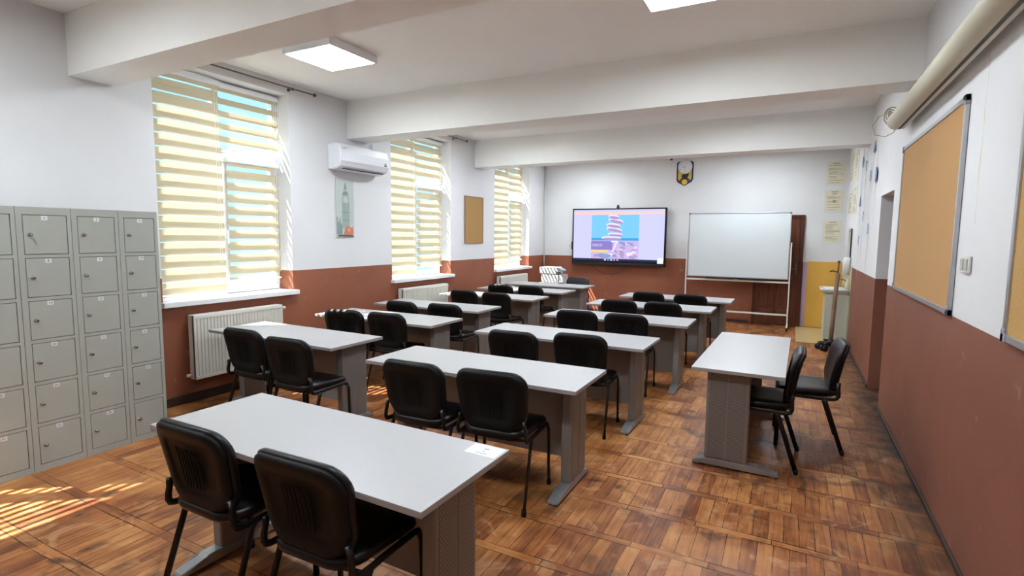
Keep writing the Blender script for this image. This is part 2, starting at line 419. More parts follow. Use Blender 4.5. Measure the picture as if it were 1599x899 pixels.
# cream tiles on the far end of the right wall, beige tiles on the floor by the sink
a = MB(); a.box(XR-.008, XR, 9.72, YB, 0, 1.25); setp(a.build('trim_5', M_creamtile), kind='structure')
a = MB(); a.box(.11, XR-.01, 9.72, YB-.03, .0, .006); setp(a.build('trim_6', M_tile), kind='structure')
# door in the right-hand opening
d = MB(); d.box(XR+.40, XR+.45, OY0, OY1, 0, OZ, .003)
for z0, z1 in ((.15, .95), (1.05, 2.0)): d.box(XR+.39, XR+.40, OY0+.12, OY1-.12, z0, z1, .004)
dr = setp(d.build('door_2', M_door), kind='structure')
# ground outside
a = MB(); a.box(-60, XO-.02, -40, 60, -4.2, -4.0); setp(a.build('ground', mat('outside_ground', '6f6a60', .9, noise=.1, nscale=.5)), kind='structure')

# ---------------------------------------------------------------- windows
def band_sheet(x, y0, y1, z0, z1, phase, pitch, open_, sheet):
    """one layer of a zebra blind: alternate woven and voile bands"""
    mb = sheet; z = z1; k = 0
    zz = z1 + phase*pitch
    while zz > z0:
        for frac, mi in ((1-open_, 0), (open_, 1)):
            a_, b_ = min(zz, z1), max(zz-frac*pitch, z0)
            if a_-b_ > 1e-4:
                mb.mat(mi)
                vs = [mb.bm.verts.new(p) for p in ((x, y0, a_), (x, y1, a_), (x, y1, b_), (x, y0, b_))]
                mb._tag([mb.bm.faces.new(vs)])
            zz -= frac*pitch

def blind(name, label, x, y0, y1, z0, z1, shift, open_=.5, pitch=.13, group=None, cords=True):
    t = thing(name, label, 'window blind', (x, (y0+y1)/2, z1), group=group)
    L = lambda v: v-(y0+y1)/2
    H = z1-z0
    a = MB(); a.box(-.03, .03, L(y0), L(y1), -.055, 0, .012); a.build('head_rail', M_white_pvc, t)
    a = MB(); band_sheet(0.012, L(y0)+.004, L(y1)-.004, -H+.012, -.03, 0, pitch, open_, a)
    a.build('front_fabric', [M_opaque, M_sheer], t, recalc=False)
    a = MB(); band_sheet(-0.012, L(y0)+.004, L(y1)-.004, -H+.012, -.03, shift, pitch, open_, a)
    a.build('rear_fabric', [M_opaque, M_sheer], t, recalc=False)
    a = MB(); a.box(-.016, .016, L(y0)+.004, L(y1)-.004, -H, -H+.02, .004); a.build('bottom_rail', M_white_pvc, t)
    if cords:
        a = MB(); a.tube([(.03, L(y1)-.07, -.03), (.03, L(y1)-.07, -H*.85)], .0015, 6); a.tube([(.03, L(y1)-.045, -.03), (.03, L(y1)-.045, -H*.85)], .0015, 6)
        a.build('pull_cord', M_white_pvc, t)
    return t

XF = -5.43
for i, (y0, y1) in enumerate(WINS):
    ym = y0 + .745 if i != 3 else y0+.87
    if i == 2: ym = 6.845
    zt = 2.50
    wt = thing('window_%d' % (i+1), None, None, (XF, y0, WZ0)); wt['kind'] = 'structure'
    L = lambda v: v-y0
    Hh = WZ1-WZ0
    f = MB()
    f.box(-.07, 0, 0, L(y1), 0, .05, .004); f.box(-.07, 0, 0, L(y1), Hh-.05, Hh, .004)
    f.box(-.07, 0, 0, .05, .05, Hh-.05, .004); f.box(-.07, 0, L(y1)-.05, L(y1), .05, Hh-.05, .004)
    f.box(-.07, 0.002, L(ym)-.035, L(ym)+.035, .05, Hh-.05, .004)
    f.box(-.07, 0.002, L(ym)+.035, L(y1)-.05, zt-WZ0-.03, zt-WZ0+.03, .004)
    f.build('window_frame', M_white_pvc, wt)
    s_ = MB(); a0, a1, b0, b1 = L(ym)+.02, L(y1)-.03, .03, zt-WZ0-.015
    s_.box(-.05, .022, a0, a1, b0, b0+.07, .006); s_.box(-.05, .022, a0, a1, b1-.07, b1, .006)
    s_.box(-.05, .022, a0, a0+.07, b0+.07, b1-.07, .006); s_.box(-.05, .022, a1-.07, a1, b0+.07, b1-.07, .006)
    sh = s_.build('opening_sash', M_white_pvc, wt)
    h = MB(); h.box(.022, .034, a0+.02, a0+.05, .62, .72, .004); h.box(.034, .06, a0+.026, a0+.044, .67, .69, .003); h.box(.048, .062, a0+.024, a0+.046, .56, .70, .005)
    h.build('window_handle', M_white_pvc, sh)
    g = MB(); g.box(-.04, -.034, .05, L(ym)-.035, .05, Hh-.05); g.box(-.04, -.034, L(ym)+.035, L(y1)-.05, zt-WZ0+.03, Hh-.05)
    g.box(-.04, -.034, a0+.07, a1-.07, b0+.07, b1-.07)
    g.build('pane', M_glass, wt)
    sl = MB(); sl.box(XF-XF+.0, XL+.075-XF, -.0, L(y1), -.045+.045, .012, .0)
    sl.bm.clear()
    sl.box(.0, XL-XF, 0.0, L(y1), 0., .02); sl.box(XL-XF, XL+.075-XF, -.03, L(y1)+.03, -.03, .02, .006)
    sl.build('window_sill', M_white_sill, wt)
    loc = {0: 'window behind the lockers', 1: 'window beside the grey lockers', 2: 'middle window past the air conditioner', 3: 'farthest window by the printer'}[i]
    clo = .5 if i == 1 else .44
    blind('roller_blind', 'tall cream zebra blind over the left half of the ' + loc, XF+.06, y0+.01, ym+.005, WZ0+.025, WZ1-.02, .42, .5, group='striped roller blinds')
    blind('roller_blind', 'small zebra blind over the top right pane of the ' + loc, XF+.035, ym+.012, y1-.002, zt+.035, WZ1-.02, .04 if i in (0, 1) else .34, .53 if i < 2 else .5, group='striped roller blinds')
    blind('roller_blind', 'zebra blind on the opening sash of the ' + loc, XF+.055, ym+.055, y1-.032, WZ0+.15, zt-.03, .2 if i == 1 else .34, .5, .128, group='striped roller blinds')

# curtain rods left over near the ceiling
def rod(y0, y1, label):
    t = thing('curtain_rod', label, 'curtain rod', (XL+.09, y1, 3.3), group='bare curtain rods')
    a = MB(); a.smooth = True; a.tube([(0, y0-y1, 0), (0, 0, 0)], .008, 10); a.build('rod', M_rod, t)
    a = MB(); a.smooth = True
    a.lathe([(.006, 0), (.018, .008), (.022, .02), (.016, .034), (.004, .04)], M=Matrix.Rotation(-math.pi/2, 4, 'X'), n=16); a.build('finial', M_rod, t)
    for yy_ in (-.28, y0-y1+.2):
        a = MB(); a.tube([(-.088, yy_, .0), (-.03, yy_, .0), (-.005, yy_, 0)], .006, 8); a.cyl((-.089, yy_, 0), (-.083, yy_, 0), .02); a.cyl((-.012, yy_-.006, 0), (-.012, yy_+.006, 0), .016)
        a.build('bracket', M_rod, t)
rod(2.7, 4.62, 'bare brass curtain rod above the window nearest the lockers')
rod(5.85, 7.95, 'bare brass curtain rod above the middle window')

# pipe in the corner
a = MB(); a.smooth = True; a.tube([(XL+.03, YB-.06, 0.0), (XL+.03, YB-.06, ZC)], .014, 12)
setp(a.build('heating_pipe', mat('pipe_paint', 'cfcfce', .5)), 'thin white vertical heating pipe in the far left corner', 'pipe')

# ---------------------------------------------------------------- ceiling lights
def ceiling_light(x, y, label):
    t = thing('ceiling_light', label, 'ceiling light', (x, y, ZC), group='square ceiling panels')
    R = .30; a = MB()
    for (x0, x1, y0, y1) in ((-R, R, -R, -R+.018), (-R, R, R-.018, R), (-R, -R+.018, -R+.018, R-.018), (R-.018, R, -R+.018, R-.018)):
        a.box(x0, x1, y0, y1, -.075, 0, .002)
    a.build('frame', M_white_pvc, t)
    a = MB(); a.box(-R+.018, R-.018, -R+.018, R-.018, -.066, -.06); a.build('diffuser', emit('panel_light', (.86, .94, 1.0, 1), PANEL_STRENGTH), t)
for (y_, w_) in ((.75, 'behind the camera'), (3.79, None), (6.9, 'between the second and third beams'), (10.1, 'in the last bay by the back wall')):  # panels in bays with a location text are unseen, added for their light
    for x_, side in ((-3.95, 'left'), (-.73, 'right')):
        lab = ('glowing square ceiling panel above the window side near the first beam' if side == 'left' else 'glowing square ceiling panel cut by the top edge of the photo') if w_ is None \
            else 'unseen square ceiling panel added for light, on the %s %s' % ('window side' if side == 'left' else 'door side', w_)
        ceiling_light(x_, y_, lab)

# ---------------------------------------------------------------- lockers
LZ = [1.29, 1.5948, 1.9036, 2.2033, 2.4847]
XK, ZK = -4.5514, 1.827
def locker(y0, y1, col, label):
    W = y1-y0; t = thing('locker_unit', label, 'locker', (XK, y0, 0), group='grey steel lockers')
    Dp = .48; b0 = .03; ls, rs = .035, .024
    b_ = MB(); b_.box(-Dp, -.022, 0.001, W-.001, 0.0, ZK, 0)
    dh = (ZK-.052-.045-5*.022)/6
    b_.box(-.022, 0, .001, ls, 0, ZK); b_.box(-.022, 0, W-rs, W-.001, 0, ZK)
    zs = []
    z = ZK-.052
    b_.box(-.022, 0, ls, W-rs, z, ZK)
    for r in range(6):
        zs.append((z-dh, z)); z -= dh
        hgt = .022 if r < 5 else .045
        b_.box(-.022, 0, ls, W-rs, max(z-hgt, 0), z); z -= hgt
    b_.mat(1); 
    for z0, z1 in zs: b_.box(-.021, -.019, ls, W-rs, z0, z1)  # shade-coloured sheet behind each door, showing as dark gap lines
    b_.build('body', [M_locker, M_gapshade], t)
    for r, (z0, z1) in enumerate(zs):
        d = MB(); d.box(-.018, -.001, ls+.004, W-rs-.004, z0+.004, z1-.004, .0015)
        door = d.build('locker_door', M_locker, t)
        k = MB(); k.smooth = True
        yk = ls + (W-ls-rs)*.14; zk = (z0+z1)/2
        k.lathe([(.013, 0), (.013, .004), (.009, .006), (.009, .020), (.011, .022), (.007, .026)], n=14, M=Matrix.Translation((-.001, yk, zk)) @ Matrix.Rotation(math.pi/2, 4, 'Y'))
        k.build('lock_knob', M_chrome, door)
        num = 6*r + col
        g = MB(); yc = ls+(W-ls-rs)*(.5+random.uniform(-.02, .04)); tw = .036 if not (col == 3 and r == 5) else .05
        if not (col == 4 and r == 5):
            g.box(-.001, .0006, yc-tw/2, yc+tw/2, z1-.036, z1-.007)
            M = Matrix.Translation((.0006, yc, z1-.0215)) @ Matrix(((0, 0, 1, 0), (1, 0, 0, 0), (0, 1, 0, 0), (0, 0, 0, 1)))
            g.text(str(num), .022, M, 1); g.build('number_tag', [M_tag, M_ink], door)
labs = ['grey steel locker column at the left edge of the photo', 'grey locker column with dented top door, second from the left edge',
        'grey locker column second from the window end of the row', 'grey locker column at the window end, scratched under its top knob']
for c in range(4): locker(LZ[c]+.0005, LZ[c+1]-.0005, c+1, labs[c])

# ---------------------------------------------------------------- desks
DW, DD, DH = 1.637, .6015, .75
def make_desk():
    t = thing('desk', 'x', 'desk')
    hx, hy = DW/2, DD/2
    a = MB(); a.box(-hx, hx, -hy, hy, DH-.026, DH, .0025, seg=2)
    for f_ in a.bm.faces:
        if abs(f_.normal.z) < .5: f_.material_index = 1
    a.build('desktop', [M_desktop, M_deskedge], t)
    a = MB(); a.box(-hx+.17, hx-.17, .155, .173, .13, DH-.03, .002); a.build('modesty_panel', M_modesty, t)
    a = MB(); a.box(-hx+.16, hx-.16, .06, .11, DH-.066, DH-.027, .004); a.build('crossbar', M_leg, t)
    for s in (-1, 1):
        xo, xi = s*(hx-.105), s*(hx-.175)
        c = MB()
        y0_, y1_ = -.085, .205
        pts = [(min(xo, xi) if s < 0 else max(xo, xi), 0)]
        # column: hollow-looking body with rounded vertical edges
        c.box(xi, xo, y0_, y1_, .06, DH-.027, .014, seg=3)
        leg = c.build('leg', M_leg, t)
        p = MB()
        xa = xo + s*.002
        for (ya, yb) in ((y0_+.022, .055), (.065, y1_-.022)): p.box(xo-s*.002, xa, ya, yb, .075, DH-.045, 0)
        p.build('perforated_plate', M_perf, leg)
        fb = MB(); xc = (xo+xi)/2; wd = .036
        prof = [(-hy+.006, .012), (-hy+.012, .030), (-hy+.13, .052), (-hy+.15, .062), (hy-.13, .062), (hy-.11, .052), (hy-.02, .030), (hy-.012, .012)]
        fb.prism(prof, 'x', xc-wd, xc+wd)
        bmesh.ops.bevel(fb.bm, geom=[e for e in fb.bm.edges], offset=.005, segments=2, affect='EDGES')
        fb.build('foot_bar', M_foot, leg)
        for yy_ in (-hy+.045, hy-.045):
            g = MB(); g.smooth = True; g.lathe([(.019, 0), (.022, .004), (.018, .013)], axis_pt=(xc, yy_, 0), n=16); g.build('foot_glide', M_glide, leg)
    return t
desk0 = make_desk()
DESKS = {
 'A': (-2.6787, 1.3789, -.0188, 'near white-topped desk with a paper slip on its far right corner'),
 'B': (-2.7307, 2.888, .0066, 'middle-column desk directly behind the nearest desk'),
 'C': (-4.8829, 3.077, -.0177, 'window-side desk in front of the nearest radiator'),
 'D': (-4.8409, 4.3133, .0067, 'window-side desk with sun stripes on its left end'),
 'E': (-4.9744, 5.4353, .0071, 'window-side desk under the air conditioner, third from the lockers'),
 'F': (-2.678, 4.3082, -.0089, 'middle-column desk third from the camera, left of the sideways desk'),
 'G': (-2.5667, 5.6739, .0029, 'middle-column desk third from the back wall'),
 'H': (-2.5054, 6.9519, -.0084, 'middle-column desk second from the back wall'),
 'I': (-2.3881, 8.1495, -.0065, 'farthest middle-column desk, in front of the whiteboard'),
 'J': (-4.9208, 6.8539, .0028, 'window-side desk third from the back wall'),
 'K': (-4.9246, 8.0051, .0062, 'window-side desk second from the back wall'),
 'L': (-4.9463, 9.07, -.0007, 'farthest window-side desk, in front of the printer'),
}
def put_desk(o, x, y, ang, label):
    # x,y: near-left corner of the top as seen from the sitter's side
    c = Vector((DW/2, DD/2, 0)); c.rotate(Euler((0, 0, ang)))
    o.location = (x+c.x, y+c.y, 0); o.rotation_euler = (0, 0, ang); o['label'] = label; o['group'] = 'classroom desks'
first = True
for k, (x, y, ang, lab) in DESKS.items():
    o = desk0 if first else copy_tree(desk0); first = False
    put_desk(o, x, y, ang, lab)
o = copy_tree(desk0)
xT, yT, aT = -.6008, 3.8988, -.015
# turned a quarter turn: the sitter is on the +x side
c = Vector((DD/2, DW/2, 0)); c.rotate(Euler((0, 0, aT)))
o.location = (xT+c.x, yT+c.y, 0); o.rotation_euler = (0, 0, math.pi/2+aT); o['label'] = 'desk turned sideways on the right with two chairs beyond it'; o['group'] = 'classroom desks'

a = MB(); a.box(-.075, .075, -.05, .05, 0, .0008)
M0 = Matrix.Translation((0, .018, .0008)); a.mat(1)
a.box(-.012, .012, .012, .019, .0008, .0012); a.box(-.006, .006, -.012, -.006, .0008, .0012); a.box(-.03, .03, -.033, -.029, .0008, .0012)
slip = a.build('paper_slip', [mat('slip_paper', 'd5e0ea', .3), M_ink]); slip.location = (-1.118, 1.888, DH+.0002); slip.rotation_euler = (0, 0, -.02)
setp(slip, 'small laminated paper slip taped to the corner of the nearest desk', 'paper')

# ---------------------------------------------------------------- chairs
BT = .862
def make_chair():
    t = thing('chair', 'x', 'chair')
    N = 5
    # seat cushion
    def seat_loop(w, d, r, z, sag=0.):
        out = []
        for (x, y) in rrect(w, d, r, N, 0, .01, rt=r*.8):
            k = 1 - .10*max(0, -(y-.01)/(d/2))          # narrower at the rear
            zz = z - sag*((y-.01)/(d/2))**2*(1 if y > 0 else .2) + .012*(abs(x)/(w/2))**2
            out.append((x*k, y, zz))
        return out
    a = MB(); a.smooth = True
    a.loft([seat_loop(.40, .36, .09, .435), seat_loop(.455, .42, .10, .438, .01), seat_loop(.475, .435, .11, .455, .02), seat_loop(.470, .43, .11, .475, .022), seat_loop(.44, .40, .10, .484, .016), seat_loop(.30, .26, .08, .482, .006)])
    a.build('seat', M_vinyl, t)
    a = MB(); a.smooth = True
    a.loft([seat_loop(.34, .30, .08, .415), seat_loop(.42, .38, .09, .425), seat_loop(.44, .40, .10, .4375)]); a.build('seat_pan', M_shell, t)
    # backrest (curved in plan, tilted back)
    tilt = math.radians(11)
    H = .385; zc = BT - H/2 - .003
    def back_loop(w, h, r, y, cz=0):
        out = []
        for (x, z) in rrect(w, h, r, N, 0, cz, rt=r*.85):
            taper = 1 - .13*max(0, -(z)/(h/2))
            bot = -.018*(1-(abs(x)/(w/2))**2) if z < 0 else .008*(1-(abs(x)/(w/2))**2)
            X_ = x*taper; Y_ = y + .22*X_*X_*2.2 + .012*math.cos(z/H*math.pi)
            Z_ = z+bot
            yy_ = Y_ - math.sin(tilt)*(Z_+H/2); zz_ = zc + Z_*math.cos(tilt)
            out.append((X_, yy_-.185, zz_))
        return out
    a = MB(); a.smooth = True
    a.loft([back_loop(.455, H-.02, .10, -.004), back_loop(.475, H, .105, .004), back_loop(.475, H, .105, .022), back_loop(.45, H-.022, .10, .036), back_loop(.33, H-.14, .07, .040)])
    a.build('backrest', M_vinyl, t)
    a = MB(); a.smooth = True
    a.loft([back_loop(.31, H-.15, .05, -.013), back_loop(.33, H-.13, .055, -.021), back_loop(.42, H-.05, .09, -.025), back_loop(.455, H-.022, .1, -.018), back_loop(.46, H-.016, .1, -.003)])
    sh = a.build('back_shell', M_shell, t)
    a = MB()
    for k in range(-3, 4):
        p_ = []
        for z in (-.10, -.05, 0, .05, .09):
            x = k*.022; Y_ = -.018 + .22*x*x*2.2 + .012*math.cos(z/H*math.pi)
            p_.append((x, Y_-math.sin(tilt)*(z+H/2)-.185, zc+z*math.cos(tilt)))
        a.tube(p_, .0032, 6)
    a.build('rib', M_shell, sh)
    for s in (-1, 1):
        # seat rail + upright, one bent oval tube
        pts = [(s*.235, .195, .405), (s*.234, .185, .425), (s*.233, .16, .432), (s*.232, 0, .430), (s*.231, -.12, .428), (s*.231, -.165, .430), (s*.231, -.188, .438), (s*.230, -.197, .458),
               (s*.229, -.196, .487), (s*.222, -.193, .52), (s*.212, -.198, .56)]
        a = MB(); a.smooth = True; a.tube(pts, .011, 12, ell=(.009, .016)); a.build('side_frame', M_blacksteel, t)
        a = MB(); a.smooth = True; a.tube([(s*.235, .195, .408), (s*.236, .205, .38), (s*.241, .215, .012)], .011, 12, ell=(.0095, .0165))
        lg = a.build('leg', M_blacksteel, t)
        a = MB(); a.smooth = True; a.lathe([(.013, 0), (.016, .006), (.014, .04)], axis_pt=(s*.241, .215, 0), n=12); a.build('foot_cap', M_shell, lg)
        a = MB(); a.smooth = True; a.tube([(s*.231, -.10, .425), (s*.232, -.115, .40), (s*.241, -.245, .012)], .011, 12, ell=(.0095, .0165))
        lg = a.build('leg', M_blacksteel, t)
        a = MB(); a.smooth = True; a.lathe([(.013, 0), (.016, .006), (.014, .04)], axis_pt=(s*.241, -.245, 0), n=12); a.build('foot_cap', M_shell, lg)
    a = MB(); a.smooth = True
    a.tube([(-.231, .12, .424), (-.1, .12, .408), (.1, .12, .408), (.231, .12, .424)], .009, 10)
    a.tube([(-.231, -.13, .42), (-.1, -.13, .408), (.1, -.13, .408), (.231, -.13, .42)], .009, 10)
    a.build('crossbar', M_blacksteel, t)
    return t
chair0 = make_chair()
TOPY = .262   # backrest top behind the chair's origin
CH = [
 (-2.195, 1.26, 0, 'black chair at the nearest desk, the one closer to the lockers'),
 (-1.528, 1.252, 1, 'black chair at the nearest desk, largest chair in the photo'),
 (-2.102, 2.629, 2, 'black chair at the desk behind the nearest one, on its left'),
 (-1.545, 2.678, 5, 'black chair at the desk behind the nearest one, beside its right leg'),
 (-4.086, 2.841, 1, 'black chair in front of the nearest radiator, closer to the window'),
 (-3.430, 2.755, 3, 'black chair at the radiator desk, farther from the window'),
 (-4.225, 4.140, 12, 'black chair striped with sunlight at the second window-side desk'),
 (-3.690, 4.200, 5, 'black chair right of the sun-striped one at the second window-side desk'),
 (-2.065, 3.940, 2, 'black chair on the left of the middle-column third desk'),
 (-1.510, 4.100, 3, 'black chair on the right of the middle-column third desk'),
 (-4.200, 5.060, 0, 'black chair showing only its top edge at the third window-side desk'),
 (-3.600, 5.120, 3, 'black chair on the right of the third window-side desk'),
 (-4.306, 6.620, 0, 'black chair on the window side of the fourth window-side desk'),
 (-3.712, 6.554, 0, 'black chair farther from the window at the fourth window-side desk'),
 (-4.300, 7.740, 2, 'half-hidden black chair on the left of the fifth window-side desk'),
 (-3.770, 7.800, -4, 'black chair on the right of the fifth window-side desk'),
 (-2.050, 5.440, 4, 'black chair on the left at the third desk from the whiteboard'),
 (-1.502, 5.450, 2, 'black chair on the right at the third desk from the whiteboard'),
 (-1.937, 6.676, 5, 'black chair on the left at the second desk from the whiteboard'),
 (-1.390, 6.720, 0, 'black chair on the right at the second desk from the whiteboard'),
 (-1.854, 7.900, 0, 'black chair on the left at the desk nearest the whiteboard'),
 (-1.252, 7.900, -1, 'black chair on the right at the desk nearest the whiteboard'),
]
first = True
def put_chair(tx, ty, deg, label):
    global first
    o = chair0 if first else copy_tree(chair0); first = False
    v = Vector((0, TOPY, 0)); v.rotate(Euler((0, 0, math.radians(deg))))
    o.location = (tx+v.x-(.03 if abs(deg) < 60 else 0), ty+v.y, 0); o.rotation_euler = (0, 0, math.radians(deg)); o['label'] = label; o['group'] = 'black classroom chairs'
    return o
for c_ in CH: put_chair(*c_)
put_chair(-3.79, 10.08, 183, 'black chair facing the room beside the printer')
o = put_chair(.12, 4.395, 89, 'black chair tucked in at the near end of the sideways desk')
o = put_chair(.42, 4.955, 93, 'black chair pushed back from the sideways desk, nearest the right wall')

# ---------------------------------------------------------------- radiators
def radiator(y0, y1, label):
    t = thing('radiator', label, 'radiator', (XL+.04, y0, .24), group='white panel radiators')
    W, H, T = y1-y0, .63, .10
    a = MB(); n = max(6, int(W/.034)); pts = []
    z0, z1 = .035, H-.035
    # corrugated front panel
    prof = []
    p = W/n
    for k in range(n):
        yb = k*p
        prof += [(yb, T), (yb+p*.30, T), (yb+p*.42, T-.010), (yb+p*.88, T-.010)]
    prof.append((W, T))
    outline = prof + [(W, T-.03), (0, T-.03)]
    a.prism([(x_, y_) for y_, x_ in outline], 'z', z0, z1)
    a.box(T-.03, T, 0, W, 0, z0, .004); a.box(T-.03, T, 0, W, z1, H, .004)
    a.build('front_panel', M_rad, t)
    a = MB(); a.box(.01, T-.04, .01, W-.01, .02, H-.03, .004); a.build('core', M_rad, t)
    for ys_ in (0, W-.006):
        a = MB(); a.box(.005, T-.008, ys_, ys_+.006, .0, H, .002); a.build('side_cover', M_rad, t)
    a = MB(); a.box(.005, T-.008, .006, W-.006, H-.008, H+.002, .001)
    a.mat(1)
    k = 0
    yy_ = .03
    while yy_ < W-.04: a.box(.015, T-.02, yy_, yy_+.012, H+.002, H+.0025); yy_ += .024
    a.build('top_grille', [M_rad, M_rad], t)
    a = MB(); a.smooth = True; a.cyl((.045, W, H-.045), (.045, W+.03, H-.045), .010); a.cyl((.045, W+.025, H-.045), (.045, W+.075, H-.045), .018, .016); a.build('valve', M_rad, t)
    a = MB(); a.smooth = True; a.cyl((.045, 0, .045), (.045, -.05, .045), .010); a.cyl((.045, -.03, .045), (.045, -.055, .045), .016); a.build('valve', M_rad, t)
radiator(3.05, 4.06, 'white ribbed panel radiator under the window beside the lockers')
radiator(6.17, 7.32, 'white ribbed panel radiator under the middle window')
radiator(9.14, 10.34, 'white ribbed panel radiator under the farthest window')

# ---------------------------------------------------------------- air conditioner
t = thing('air_conditioner', 'white split air conditioner on the window wall above the clock tower picture', 'air conditioner', (XL, 4.90, 2.47))
W = .88; a = MB(); a.smooth = False
prof = [(0, .01), (0, .315), (.10, .325), (.165, .322), (.205, .30), (.225, .22), (.228, .10), (.205, .045), (.15, .018), (.06, 0)]
a.prism([(x_, z_) for x_, z_ in prof], 'y', 0, W)
bmesh.ops.bevel(a.bm, geom=[e for e in a.bm.edges if abs(e.verts[0].co.y-e.verts[1].co.y) < 1e-5], offset=.012, segments=3, affect='EDGES')
a.build('body', M_ac, t)
a = MB(); a.prism([(.2275, .225), (.231, .215), (.234, .105), (.229, .098)], 'y', .012, W-.012); a.build('front_cover', M_ac, t)
a = MB(); a.prism([(.222, .094), (.228, .092), (.208, .048), (.158, .022), (.150, .026)], 'y', .09, W-.05); a.build('flap', M_ac, t)
a = MB(); a.prism([(.145, .02), (.175, .018), (.155, .012)], 'y', .09, W-.05); a.build('air_slot', M_blackmat, t)
a = MB(); a.box(.233, .2345, W-.10, W-.045, .115, .135); a.box(.233, .2345, W-.085, W-.06, .14, .158); a.box(.2255, .2268, .04, .10, .258, .264)
setp(a.build('sticker', M_ink, t), 'small dark stickers')
a = MB(); a.tube([(XL+.02, 5.69, 2.79), (XL+.02, 5.69, 2.90)], .012, 8)
setp(a.build('conduit', M_white_pvc), 'short white conduit rising from the air conditioner', 'pipe')

# ---------------------------------------------------------------- pictures and boards on the window wall
t = thing('picture', 'tall glass picture of a grey-green clock tower under the air conditioner', 'picture', (XL+.004, 5.17, 1.628))
a = MB(); a.box(0, .008, -.155, .155, 0, .745, .002)
a.build('glass_panel', mat('pale_green_print', 'c3cbc9', .2, noise=.03, nscale=6), t)
a = MB()
P_ = lambda pts, mi, d_: (a.mat(mi), a.prism(pts, 'x', .008, .008+d_))
P_([(-.055, .11), (.075, .11), (.075, .52), (.055, .545), (-.045, .545), (-.055, .52)], 0, .0006)
P_([(-.05, .545), (.06, .545), (.045, .59), (-.03, .59)], 1, .0008); P_([(-.025, .59), (.042, .59), (.03, .625), (-.015, .625)], 0, .0008)
P_([(-.018, .625), (.034, .625), (.012, .70), (.007, .72), (.002, .70)], 1, .0008)
for k in range(5): P_([(-.045+k*.025, .13), (-.037+k*.025, .13), (-.037+k*.025, .42), (-.045+k*.025, .42)], 1, .0010)
for z_ in (.22, .32, .43): P_([(-.056, z_), (.077, z_), (.077, z_+.008), (-.056, z_+.008)], 1, .0012)
P_([(.01+.042*math.cos(k*math.pi/8), .485+.042*math.sin(k*math.pi/8)) for k in range(16)], 2, .0014)
for (x0, x1, h_) in ((-.15, -.13, .25), (-.13, -.105, .18), (-.105, -.085, .23), (-.085, -.055, .16)): P_([(x0, .04), (x1, .04), (x1, h_), ((x0+x1)/2, h_+.03), (x0, h_)], 1, .0008)
P_([(-.03, .03), (.0, .13), (.05, .155), (.10, .12), (.13, .14), (.145, .05), (.10, .02), (.03, .015)], 3, .0018)
P_([(.03, .10), (.06, .125), (.085, .09), (.06, .07)], 4, .0022); P_([(-.14, .012), (.14, .005), (.14, .028), (-.12, .035)], 5, .0024)
a.build('clock_tower_print', [mat('tower_light', 'a5b3ad', .4), mat('tower_dark', '84948c', .4), mat('dial_pale', 'bac6bf', .4), mat('orange_print', 'd08062', .4), mat('pink_print', 'dba18a', .4), mat('dark_print', '4a5652', .4)], t)

def cork_board(name, label, x, side, y0, y1, z0, z1, cork, fr, fw=.016, corner=False):
    t = thing(name, label, 'notice board', (x, y0, z0)); W, H = y1-y0, z1-z0
    sx = side
    a = MB(); a.box(0, sx*.012, .004, W-.004, .004, H-.004); a.build('cork_panel', cork, t)
    a = MB()
    for (p0, p1, q0, q1) in ((0, W, 0, fw), (0, W, H-fw, H), (0, fw, fw, H-fw), (W-fw, W, fw, H-fw)): a.box(0, sx*.02, p0, p1, q0, q1, .002)
    a.build('frame', fr, t)
    if corner:
        for (p, q_) in ((0, 0), (W, 0), (0, H), (W, H)):
            a = MB(); sp_ = 1 if p == 0 else -1; sq = 1 if q_ == 0 else -1
            a.box(0, sx*.024, p-sp_*.004, p+sp_*.05, q_-sq*.004, q_+sq*fw*1.1, .003); a.box(0, sx*.024, p-sp_*.004, p+sp_*fw*1.1, q_-sq*.004, q_+sq*.05, .003)
            a.build('corner_cap', M_corner, t)
M_corner = mat('grey_corner_plastic', '9a98a4', .5)
cork_board('cork_board', 'small brown cork board between the middle and farthest windows', XL+.003, 1, 8.03, 8.65, 1.53, 2.375, mat('cork_brown', 'a8824f', .85, noise=.06, nscale=60), mat('thin_wood_frame', '8a6a48', .5), .01)
cork_board('cork_board', 'large tan cork board with aluminium frame on the right wall', XR-.003, -1, 3.83, 5.76, 1.238, 2.462, M_cork, M_alu, .030, True)
cork_board('cork_board', 'second aluminium-framed cork board cut off by the right edge of the photo', XR-.003, -1, 1.0, 2.93, 1.245, 2.46, M_cork2, M_alu, .030, True)

# light switch
t = thing('light_switch', 'cream double light switch between the two cork boards', 'light switch', (XR-.002, 3.615, 1.537))
a = MB(); a.box(-.012, 0, -.08, .08, -.045, .045, .004); a.build('plate', mat('switch_cream', 'd6d6d0', .4), t)
for yy_ in (-.035, .035):
    a = MB(); a.box(-.018, -.011, yy_-.026, yy_+.026, -.03, .03, .003); a.build('rocker', mat('switch_rocker', 'b3b2aa', .4), t)

